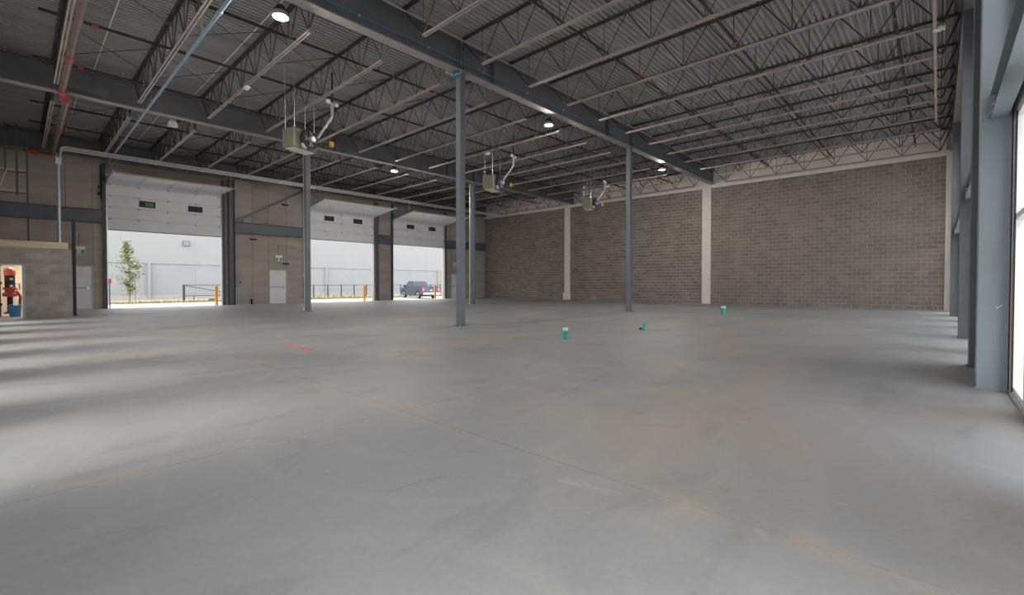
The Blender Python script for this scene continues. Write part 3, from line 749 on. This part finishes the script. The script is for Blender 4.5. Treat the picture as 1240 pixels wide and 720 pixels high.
def small_fixture(y, z, label):
    t = thing('wall_fixture', label, 'fixture', (XL, y, z), 0, 'small dark fixtures on the dock wall')
    box(0, .03, -.09, .09, -.05, .05).build('back_plate', 'dark', t)
    MB().prism([(.03, .05), (.14, .03), (.16, -.03), (.03, -.05)], -.16, .16, 'y').build('hood', 'dark', t)
    MB().tube((.03, -.1, .0), (.05, -.22, .03), .02, 6).build('arm', 'dark', t)
small_fixture(9.75, 3.92, 'small dark wall fixture just below girt, left')
small_fixture(11.6, 6.22, 'small dark wall fixture high under the diagonal brace')
small_fixture(11.62, 2.5, 'small dark camera fixture beside exit sign of middle door')
t = thing('disconnect_box', 'grey electrical disconnect box with conduit to the floor', 'electrical box', (XL, 8.85, 0))
MB().bbox(.0, .14, -.15, .15, 1.02, 1.56, .012).build('enclosure', 'box_grey', t)
box(.14, .148, -.11, .11, 1.08, 1.50).build('cover', 'box_grey', t)
box(.10, .17, .15, .18, 1.25, 1.40).build('switch_handle', 'dark', t)
for dy in (-.06, .05): MB().tube((.06, dy, 0), (.06, dy, 1.02), .022, 8).build('conduit', 'galv', t)
t = thing('floor_stub', 'short dark conduit stub by wall between box and door', 'pipe', (XL + .1, 9.62, 0))
MB().tube((0, 0, 0), (0, 0, .26), .05, 8).build('pipe', 'dark', t); MB().tube((0, 0, .26), (0, 0, .33), .06, 8).build('cap', 'dark', t)
t = thing('cleat_bracket', 'dark brackets on wall left of first dock door top', 'bracket', (XL, 2.82, 5.6))
for dz, dy in ((0, 0), (.32, .02), (.78, .1)): MB().bbox(0, .12, dy - .07, dy + .07, dz, dz + .14, .02).build('bracket_arm', 'dark', t)
MB().tube((.03, .06, -.2), (.03, .06, 1.5), .03, 8).build('rail', 'dark', t)

# ================================================================== UTILITY ROOM (block box at far left)
UX, UY = -24.1, 1.43
room = struct('wall_utility_room')
RH = 2.53; NC = 13; ch = RH / NC
oy0, oy1, oz = -.70, .20, 10 * ch
box(UX - .19, UX - .005, oy1, UY - .01, 0, RH).build('mortar_core', 'room_mortar', room)
box(UX - .19, UX - .005, YN, oy0, 0, RH).build('mortar_core', 'room_mortar', room)
box(UX - .19, UX - .005, oy0, oy1, oz, RH).build('mortar_core', 'room_mortar', room)
for r in range(NC):
    ed = [UY - (0 if r % 2 else .2)]
    if not r % 2: ed = [UY, UY - .2]
    while ed[-1] - .4 > YN: ed.append(ed[-1] - .4)
    ed.append(YN)
    for y1, y0 in zip(ed[:-1], ed[1:]):
        segs = [(y0, y1)]
        if r < 10: segs = [(max(a, oy1), b) for a, b in segs if b > oy1 + .03] + [(a, min(b, oy0)) for a, b in segs if a < oy0 - .03]
        for a, b in segs:
            if b - a > .03:
                d = random.uniform(0, .004)
                box(UX - .03, UX + d, a + .006, b - .006, r * ch + .006, (r + 1) * ch - .006).build('block', 'room_block', room)
box(XL, UX - .03, UY - .19, UY, 0, RH).build('side_wall', 'room_block', room)
box(UX - .22, UX + .035, YN, UY - .09, RH, RH + .24).build('wood_fascia', 'beige_wood', room)
box(UX - .22, UX + .04, UY - .09, UY + .005, RH, RH + .24).build('fascia_end', 'brown_wood', room)
box(XL, UX - .22, YN, UY, RH + .02, RH + .10).build('room_roof', 'beige_wood', room)
box(-27.62, -27.5, YN, UY - .19, 0, RH).build('back_wall', 'cream_wall', room)
box(-27.5, UX - .19, UY - .20, UY - .19, 0, RH).build('inner_lining', 'cream_wall', room)
fr = MB().box(UX - .2, UX + .02, oy1 - .07, oy1, 0, oz).box(UX - .2, UX + .02, oy0, oy0 + .05, 0, oz).box(UX - .2, UX + .02, oy0 + .05, oy1 - .05, oz - .05, oz)
d4 = struct('door_4', (0, 0, 0)); fr.build('door_frame', 'frame_grey', d4)
d5 = struct('door_5', (-27.5, .36, 0))
box(.0, .05, -.47, .47, .0, 2.1).build('door_frame', 'cream_wall', d5)
box(.05, .075, -.41, .41, .02, 2.04).build('door_leaf', 'beige_door', d5)
for z in (.2, 1.1): box(.075, .082, -.33, .33, z, z + .75).build('door_panel', 'beige_door', d5)
MB().tube((.08, -.35, 1.0), (.14, -.35, 1.0), .03, 10).build('door_knob', 'chrome', d5)
t = thing('sprinkler_riser', 'red and black sprinkler riser standing in the utility room', 'riser', (-25.6, -.18, 0))
MB().lathe([(.16, .12), (.16, .16), (.08, .18), (.08, .78)], 14).build('lower_pipe', 'dark', t)
MB().lathe([(.10, .74), (.20, .76), (.20, .86), (.14, .92), (.14, 1.0), (.19, 1.02), (.19, 1.08), (.12, 1.1)], 14).build('valve_body', 'red_paint', t)
MB().tube((0, 0, 1.08), (0, 0, 1.55), .14, 14).build('upper_pipe', 'dark', t)
MB().lathe([(.155, 1.54), (.165, 1.58), (.165, 1.72), (.13, 1.80), (.07, 1.84)], 14).build('top_cap', 'orange', t)
MB().path([(.0, .16, .95), (.0, .27, .75), (.0, .24, .35)], .045, 8).build('trim_pipe', 'red_paint', t)
MB().path([(0, .14, 1.25), (0, .25, 1.25), (0, .25, 1.0)], .025, 8).build('trim_pipe', 'galv', t)
for z in (1.15, 1.4): MB().lathe([(.02, 0), (.05, 0), (.05, .04), (.02, .04)], 10, (.15, .04, z), 'x').build('gauge', 'galv', t)
t = thing('bucket', 'blue plastic bucket under the red sprinkler riser', 'bucket', (-25.25, -.06, 0))
MB().lathe([(.14, 0), (.18, .38), (.19, .38), (.19, .41), (.17, .41), (.165, .30)], 16).build('shell', 'blue_plastic', t)
MB().path([(.0, -.19, .40), (.08, -.1, .46), (.1, 0, .48), (.08, .1, .46), (0, .19, .40)], .008, 6).build('handle', 'galv', t)
t = thing('supply_pipe', 'dark blue vertical pipe at left inside utility room doorway', 'pipe', (-25.8, -.48, 0))
MB().tube((0, 0, 0), (0, 0, 2.45), .07, 12).build('pipe', 'truck_dark', t)
for z in (.4, 1.2, 1.9): MB().tube((0, 0, z), (0, 0, z + .1), .10, 12).build('coupling', 'dark', t)
t = thing('room_lamp', 'ceiling lamp inside the utility room', 'lamp', (-25.9, .3, RH - .12))
box(-.1, .1, -.5, .5, .04, .12).build('housing', 'pvc_white', t); box(-.08, .08, -.48, .48, .02, .04).build('lens', 'room_lens', t)
l = bpy.data.lights.new('lamp_light', 'AREA'); l.shape = 'RECTANGLE'; l.size = .16; l.size_y = .96; l.energy = 45; l.color = (1, .95, .88)
lo = bpy.data.objects.new('lamp_light', l); C.objects.link(lo); lo.parent = t; lo.location = (0, 0, .01)
t = thing('guard_post', 'tall dark steel post at corner of the utility room', 'post', (-24.6, 1.52, 0))
box(-.05, .05, -.05, .05, .015, 3.7).build('shaft', 'dark', t); box(-.11, .11, -.075, .11, 0, .015).build('base_plate', 'dark', t)
t = thing('ladder_frame', 'dark steel ladder frame hanging above the utility room roof', 'ladder', (-27, 0, RH + .10))
zz = RH + .10
box(-.03, .03, .31, .37, 0, 7.35 - zz).build('rail', 'web_paint', t)
box(-.03, .03, .02, .09, 4.78 - zz, 7.6 - zz).build('rail', 'web_paint', t)
box(-.03, .03, -.28, -.22, 5.65 - zz, 7.6 - zz).build('rail', 'web_paint', t)
box(-.03, .03, -.72, -.66, 0, 7.35 - zz).build('rail', 'web_paint', t)
for z, m in ((4.93, 'frame_grey'), (5.77, 'frame_grey'), (6.6, 'web_paint'), (7.2, 'web_paint')): box(-.025, .025, -.69, .34, z - zz - .03, z - zz + .03).build('rung', m, t)
for z in (4.93, 5.77):
    MB().path([(0, -.69, z - zz), (-.45, -.6, z - zz), (-.62, -.17, z - zz), (-.45, .25, z - zz), (0, .34, z - zz)], .02, 6).build('cage_hoop', 'web_paint', t)
MB().tube((0, -.45, 4.9 - zz), (.1, -.2, 5.8 - zz), .02, 6).build('safety_bar', 'galv', t)

# ================================================================== FLOOR STUBS AND MARKS
t = thing('pipe_stub', 'nearest teal pipe stub with white rim rising from floor', 'pipe stub', (-6.07, 8.29, 0), 0, 'teal pipe stubs in the floor')
MB().lathe([(.052, 0), (.058, .05), (.062, .20), (.03, .20)], 16).build('sleeve', 'teal', t)
MB().lathe([(.066, .19), (.066, .25), (.05, .25), (.05, .22)], 16).build('rim', 'pvc_white', t)
t = thing('pipe_stub', 'slanted teal pipe stub, middle of three in the floor', 'pipe stub', (-5.75, 11.37, 0), 0, 'teal pipe stubs in the floor')
MB().tube((0, 0, 0), (.02, .03, .19), .055, 12, .03).build('sleeve', 'teal', t)
box(-.11, -.06, -.05, .0, 0, .05).build('wedge', 'dark', t)
t = thing('pipe_stub', 'farthest teal pipe stub with pale rim, near the block wall', 'pipe stub', (-6.35, 19.4, 0), 0, 'teal pipe stubs in the floor')
MB().lathe([(.075, 0), (.082, .26), (.04, .26)], 16).build('sleeve', 'teal', t)
MB().lathe([(.088, .25), (.088, .33), (.06, .33), (.06, .28)], 16).build('rim', 'pvc_white', t)
def onfloor(px, py):
    fw = Vector((-math.sin(YAW) * math.cos(PITCH), math.cos(YAW) * math.cos(PITCH), math.sin(PITCH)))
    r = fw.cross(Vector((0, 0, 1))).normalized(); u = r.cross(fw)
    d = fw + r * ((px - 620) / F_PX) - u * ((py - CYC) / F_PX); k = -CAM_H / d.z
    return Vector((d.x * k, d.y * k, 0))
a, b = onfloor(346, 416), onfloor(380, 424.5)
dv = (b - a); nv = Vector((-dv.y, dv.x, 0)).normalized() * .06
mb = MB(); N_ = 10
for i in range(N_ + 1):
    c = a + dv * (i / N_) + Vector((0, 0, .002)); w = .4 + .6 * random.random()
    mb.v += [tuple(c - nv * w), tuple(c + nv * w)]
mb.f = [(2 * i, 2 * i + 1, 2 * i + 3, 2 * i + 2) for i in range(N_)]
tag(mb.build('paint_mark', 'orange_spray'), 'orange spray paint mark on the concrete floor', 'paint mark')

# ================================================================== OUTSIDE
GZ = -.35
gm = MB()
gm.add([(XL - .2, -60, -.02), (XL - .2, 90, -.02), (-36, 90, GZ), (-36, -60, GZ), (-120, 90, GZ), (-120, -60, GZ)], [(0, 1, 2, 3), (3, 2, 4, 5)])
tag(gm.build('yard_ground', 'asphalt_pale'), kind='structure')
gm = MB().box(XR + .2, 80, -60, 90, -.4, -.06).box(XL - .2, XR + .2, -60, YN - .25, -.4, -.06)
tag(gm.build('forecourt_ground', 'asphalt_pale'), kind='structure')
tag(box(-56.3, -47.4, -40, 80, GZ - .1, GZ + .03).build('gravel_strip', 'gravel'), kind='structure')
gr = MB()
gr.box(-47.4, -46.0, -40, 80, GZ - .1, GZ + .05)
for i in range(5000):
    x = random.uniform(-47.3, -46.1); y = random.uniform(-2, 45); h = random.uniform(.05, .22) * (2.2 if 20 < y < 29 and random.random() < .4 else 1); a = random.uniform(0, 6.28)
    dx, dy = math.cos(a) * .04, math.sin(a) * .04
    gr.add([(x - dx, y - dy, GZ + .04), (x + dx, y + dy, GZ + .04), (x + random.uniform(-.1, .1), y + random.uniform(-.1, .1), GZ + .05 + h)], [(0, 1, 2)])
tag(gr.build('grass_verge', 'grass_green'), 'strip of dry green grass outside along the yard', 'grass', kind='stuff')

BX = -56.3
t = thing('warehouse', 'long white and grey warehouse across the yard', 'building', (BX, 0, GZ))
box(-20, -.09, -40, 90, 0, 11).build('wall', 'ext_white', t)
y = -40.
while y < 89:
    box(-.1, -.06, y + .006, y + 5.834, .55, 3.55).build('lower_panel', 'ext_grey', t)
    box(-.1, .0, y + .003, y + 5.837, 3.56, 11).build('upper_panel', 'ext_white', t)
    y += 5.84
box(-.3, .0, -40, 90, 0, .53).build('plinth', 'gravel', t)
for yy in (8.75, 26.4, 44.0): box(-.1, .14, yy - .12, yy + .12, .0, 3.6).build('downpipe', 'ext_white', t)
vb = box(.0, .12, 11.5, 12.1, 5.45, 5.95).build('wall_vent', 'jamb_paint', t)
for i in range(3): box(.12, .14, 11.55, 12.05, 5.52 + i * .13, 5.60 + i * .13).build('slat', 'ext_grey', vb)
# mesh fence seen through the second and third openings
t = thing('yard_fence', 'dark railing fence on the grass across the yard', 'fence', (-49, 18.5, GZ))
for y in [i * 1.55 for i in range(0, 15)]: box(-.04, .04, y - .05, y + .05, 0, 1.5).build('post', 'fence_dark', t)
for z in (1.44, .98, .55): MB().tube((0, 0, z), (0, 21.7, z), .03 if z > 1.4 else .006, 6).build('rail', 'fence_dark', t)
t = thing('yard_gate', 'dark steel swing gate with diagonal stay outside first opening', 'gate', (-48.6, 9.95, GZ))
box(-.05, .05, -.06, .06, 0, 1.52).build('post', 'fence_dark', t)
for y in (.06, 2.6): box(-.03, .03, y, y + .06, .45 if y > 1 else .0, 1.5).build('stile', 'fence_dark', t)
for z in (1.44, .50): box(-.03, .03, .12, 2.9, z, z + .06).build('rail', 'fence_dark', t)
MB().tube((0, .15, 1.42), (0, 2.9, .85), .03, 6).build('stay', 'fence_dark', t)
box(-.03, .03, .75, .81, 0, .5).build('prop', 'fence_dark', t)
tag(MB().bbox(-.15, .15, -.25, .25, 0, .22, .05).build('yard_stone', 'dark', None, (-48.2, 12.0, GZ + .03)), 'small dark rock on the gravel behind gate', 'rock')

def bollard(px_y, label):
    t = thing('bollard', label, 'bollard', (XL - .65, px_y, -.04), 0, 'yellow bollards outside dock openings')
    MB().lathe([(.085, 0), (.085, 1.12), (.07, 1.17), (.03, 1.19)], 14).build('sleeve', 'yellow', t)
    MB().lathe([(.12, 0), (.12, .03), (.09, .04)], 14).build('collar', 'asphalt_pale', t)
bollard(7.97, 'yellow bollard at right side of first dock opening')
bollard(17.45, 'yellow bollard at right side of second dock opening')
bollard(23.95, 'yellow bollard in front of the pickup truck tailgate')
t = thing('traffic_marker', 'orange marker on the outer edge left of first opening', 'marker', (XL - .45, 3.2, -.03))
MB().tube((0, 0, 0), (0, 0, 1.3), .03, 8).build('pole', 'jamb_paint', t); MB().lathe([(.03, 1.25), (.08, 1.3), (.08, 1.5), (.03, 1.55)], 10).build('lamp_head', 'orange', t)

# young tree
TX, TY = -51.5, 6.65
t = thing('young_tree', 'young green tree outside seen through the first dock opening', 'tree', (TX, TY, GZ + .03))
MB().tube((0, 0, 0), (.0, .05, 2.2), .06, 8, .045).tube((0, .05, 2.2), (.05, -.25, 4.9), .045, 8, .012).build('trunk', 'bark', t)
MB().tube((.1, .38, 0), (.1, .36, 2.3), .025, 6).build('stake', 'bark', t)
lf = MB()
def leaf(p, s):
    a = random.uniform(0, 6.28); e = random.uniform(-.8, .3)
    d = Vector((math.cos(a) * math.cos(e), math.sin(a) * math.cos(e), math.sin(e))); sd = d.cross(Vector((random.uniform(-.4, .4), random.uniform(-.4, .4), 1))).normalized()
    p = Vector(p)
    lf.add([p, p + d * s * .5 + sd * s * .3, p + d * s, p + d * s * .5 - sd * s * .3], [(0, 1, 2, 3)])
br = MB()
for i in range(46):
    z = 1.0 + 3.9 * (i / 45) ** .85 + random.uniform(-.1, .1)
    lean = -.25 * max(0, z - 2.2) / 2.7 + .05
    wid = (0.45 if z < 1.5 else 1.15 if z < 3.6 else .62) * random.uniform(.55, 1.0) * (1.0 if z < 4.2 else .55)
    a = random.uniform(0, 6.28); s0 = Vector((0, lean, z)); tip = s0 + Vector((math.cos(a) * wid, math.sin(a) * wid, random.uniform(.0, .45) if z > 1.5 else random.uniform(-.2, .25)))
    br.tube(s0, tip, .014, 5, .004)
    for q in range(34):
        f = random.uniform(.15, 1.08); leaf(s0.lerp(tip, f) + Vector((random.gauss(0, .09), random.gauss(0, .09), random.gauss(0, .08))), random.uniform(.14, .26))
for q in range(260):
    z = random.uniform(.55, 1.9); leaf((random.gauss(0, .22), random.gauss(.05, .25), z), random.uniform(.12, .2))
br.build('branches', 'bark', t)
o = lf.build('foliage', 'leaf', t); o['kind'] = 'stuff'

# pickup truck: local x forward, y left, z up
t = thing('pickup_truck', 'grey-blue crew cab pickup truck parked outside third dock opening', 'truck', (-40.6, 30.1, GZ), R(90) + R(80))
W = .98
def arch(cx, r, z0=.52, n=8):
    return [(cx + r * math.cos(math.pi - math.pi * i / n), z0 - .12 + r * math.sin(math.pi - math.pi * i / n)) for i in range(n + 1)]
low = [(-1.15, .55)] + [(x, z) for x, z in arch(0, .50)] + [(.62, .42)] + [(3.0, .42)] + [(x, z) for x, z in arch(3.65, .50)] + [(4.35, .45), (4.62, .55), (4.66, .95), (4.55, 1.12), (3.2, 1.22), (1.9, 1.22), (-1.15, 1.22)]
# body shell as two outer skins plus filling so that wheel arches read from the side
body = MB().prism(low, -W, W, 'y'); body.build('body', 'truck_paint', t)
box(-1.12, 1.35, W - .09, W + .005, 1.20, 1.30).build('bed_rail', 'truck_paint', t); box(-1.12, 1.35, -W - .005, -W + .09, 1.20, 1.30).build('bed_rail', 'truck_paint', t)
cab = MB()
b4 = [(1.28, 1.22), (3.55, 1.22)]; t4 = [(1.48, 1.86), (2.85, 1.86)]
vs = [(b4[0][0], -W + .03, 1.22), (b4[1][0], -W + .03, 1.22), (b4[1][0], W - .03, 1.22), (b4[0][0], W - .03, 1.22), (t4[0][0], -W + .22, 1.84), (t4[1][0], -W + .22, 1.84), (t4[1][0], W - .22, 1.84), (t4[0][0], W - .22, 1.84),
      (t4[0][0] + .1, -W + .3, 1.9), (t4[1][0] - .12, -W + .3, 1.9), (t4[1][0] - .12, W - .3, 1.9), (t4[0][0] + .1, W - .3, 1.9)]
cab.add(vs, [(3, 2, 1, 0)] + [(i, (i + 1) % 4, 4 + (i + 1) % 4, 4 + i) for i in range(4)] + [(4 + i, 4 + (i + 1) % 4, 8 + (i + 1) % 4, 8 + i) for i in range(4)] + [(8, 9, 10, 11)])
cab.build('cab', 'truck_paint', t)
def quadp(name, pts, m, th=.012):
    p = [Vector(q) for q in pts]; nrm = (p[1] - p[0]).cross(p[2] - p[0]).normalized() * th
    return MB().add(list(p) + [q + nrm for q in p], [(0, 1, 2, 3), (7, 6, 5, 4), (0, 4, 5, 1), (1, 5, 6, 2), (2, 6, 7, 3), (3, 7, 4, 0)]).build(name, m, t)
def side(x, z, s): return (x, s * (W - .03 - .19 * (z - 1.22) / .62), z)
for s in (1, -1):
    for a, b, c, d in ((1.55, 2.18, 1.60, 2.18), (2.26, 3.28, 2.26, 2.80)):
        pts = [side(a, 1.30, s), side(b, 1.30, s), side(d, 1.78, s), side(c, 1.78, s)]
        if s > 0: pts = pts[::-1]
        quadp('side_window', pts, 'truck_glass')
quadp('rear_window', [(1.30, W - .2, 1.30), (1.30, -W + .2, 1.30), (1.455, -W + .30, 1.78), (1.455, W - .30, 1.78)], 'truck_glass', .02)
quadp('windshield', [(3.50, -W + .15, 1.27), (3.50, W - .15, 1.27), (2.90, W - .28, 1.80), (2.90, -W + .28, 1.80)], 'truck_glass', .02)
box(1.42, 1.50, -.16, .16, 1.82, 1.88).build('brake_lamp', 'tail_red', t)
MB().bbox(-1.22, -1.14, -W + .16, W - .16, .62, 1.24, .02).build('tailgate', 'truck_paint', t)
box(-1.235, -1.22, -.16, .16, 1.08, 1.16).build('tailgate_handle', 'truck_dark', t)
MB().prism([(-.17, .93), (-.06, .93), (-.06, .96), (.06, .96), (.06, .93), (.17, .93), (.20, .89), (.06, .89), (.06, .86), (-.06, .86), (-.06, .89), (-.20, .89)], -1.232, -1.22, 'x').build('badge', 'chrome', t)
for s in (1, -1):
    MB().bbox(-1.20, -1.04, min(s * (W - .16), s * (W + .012)), max(s * (W - .16), s * (W + .012)), .78, 1.22, .02).build('tail_light', 'tail_red', t)
    box(-1.205, -1.19, min(s * (W - .14), s * (W - .03)), max(s * (W - .14), s * (W - .03)), .93, 1.03).build('reverse_lamp', 'pvc_white', t)
    MB().bbox(3.02, 3.2, min(s * (W + .02), s * (W + .26)), max(s * (W + .02), s * (W + .26)), 1.22, 1.44, .03).build('mirror', 'truck_dark', t)
    for xx in (1.62, 2.40): box(xx, xx + .16, min(s * W, s * (W + .03)), max(s * W, s * (W + .03)), 1.08, 1.12).build('door_handle', 'chrome', t)
    for xx in (1.50, 2.22, 3.20): box(xx, xx + .012, min(s * W, s * (W + .004)), max(s * W, s * (W + .004)), .48, 1.22).build('door_seam', 'truck_dark', t)
    box(.62, 3.0, min(s * (W - .05), s * (W + .01)), max(s * (W - .05), s * (W + .01)), .36, .43).build('rocker', 'truck_dark', t)
    for cx in (0, 3.65):
        w = MB().lathe([(.26, -.13), (.38, -.13), (.41, -.08), (.41, .08), (.38, .13), (.26, .13)], 20, (cx, s * (W - .13), .41), 'y').build('wheel', 'rubber', t, smooth=False)
        MB().lathe([(.05, -.12), (.25, -.135), (.27, -.14), (.27, .14), (.25, .135), (.05, .12)], 20, (cx, s * (W - .13), .41), 'y').build('rim', 'rim', w)
MB().bbox(-1.42, -1.16, -W + .02, W - .02, .46, .66, .04).build('rear_bumper', 'chrome', t)
box(-1.435, -1.42, -.17, .17, .50, .62).build('licence_plate', 'pvc_white', t)
MB().bbox(4.5, 4.74, -W + .02, W - .02, .42, .68, .04).build('front_bumper', 'chrome', t)
box(4.60, 4.68, -.6, .6, .70, 1.0).build('grille', 'truck_dark', t)
for s in (1, -1): box(4.40, 4.67, min(s * .62, s * .96), max(s * .62, s * .96), .80, 1.02).build('headlight', 'pvc_white', t)
box(-1.0, 4.2, -.5, .5, .30, .46).build('chassis', 'truck_dark', t)
MB().tube((0, -W + .1, .41), (0, W - .1, .41), .06, 8).build('axle', 'truck_dark', t)
MB().tube((2.0, .2, 1.90), (2.0, .2, 2.06), .012, 6).build('antenna', 'truck_dark', t)
MB().tube((-.6, -.55, .36), (-1.3, -.6, .36), .04, 8).build('exhaust', 'chrome', t)

SC.cycles.max_bounces = 8; SC.cycles.diffuse_bounces = 5; SC.cycles.use_denoising = True
SC.cycles.sample_clamp_indirect = 4.0
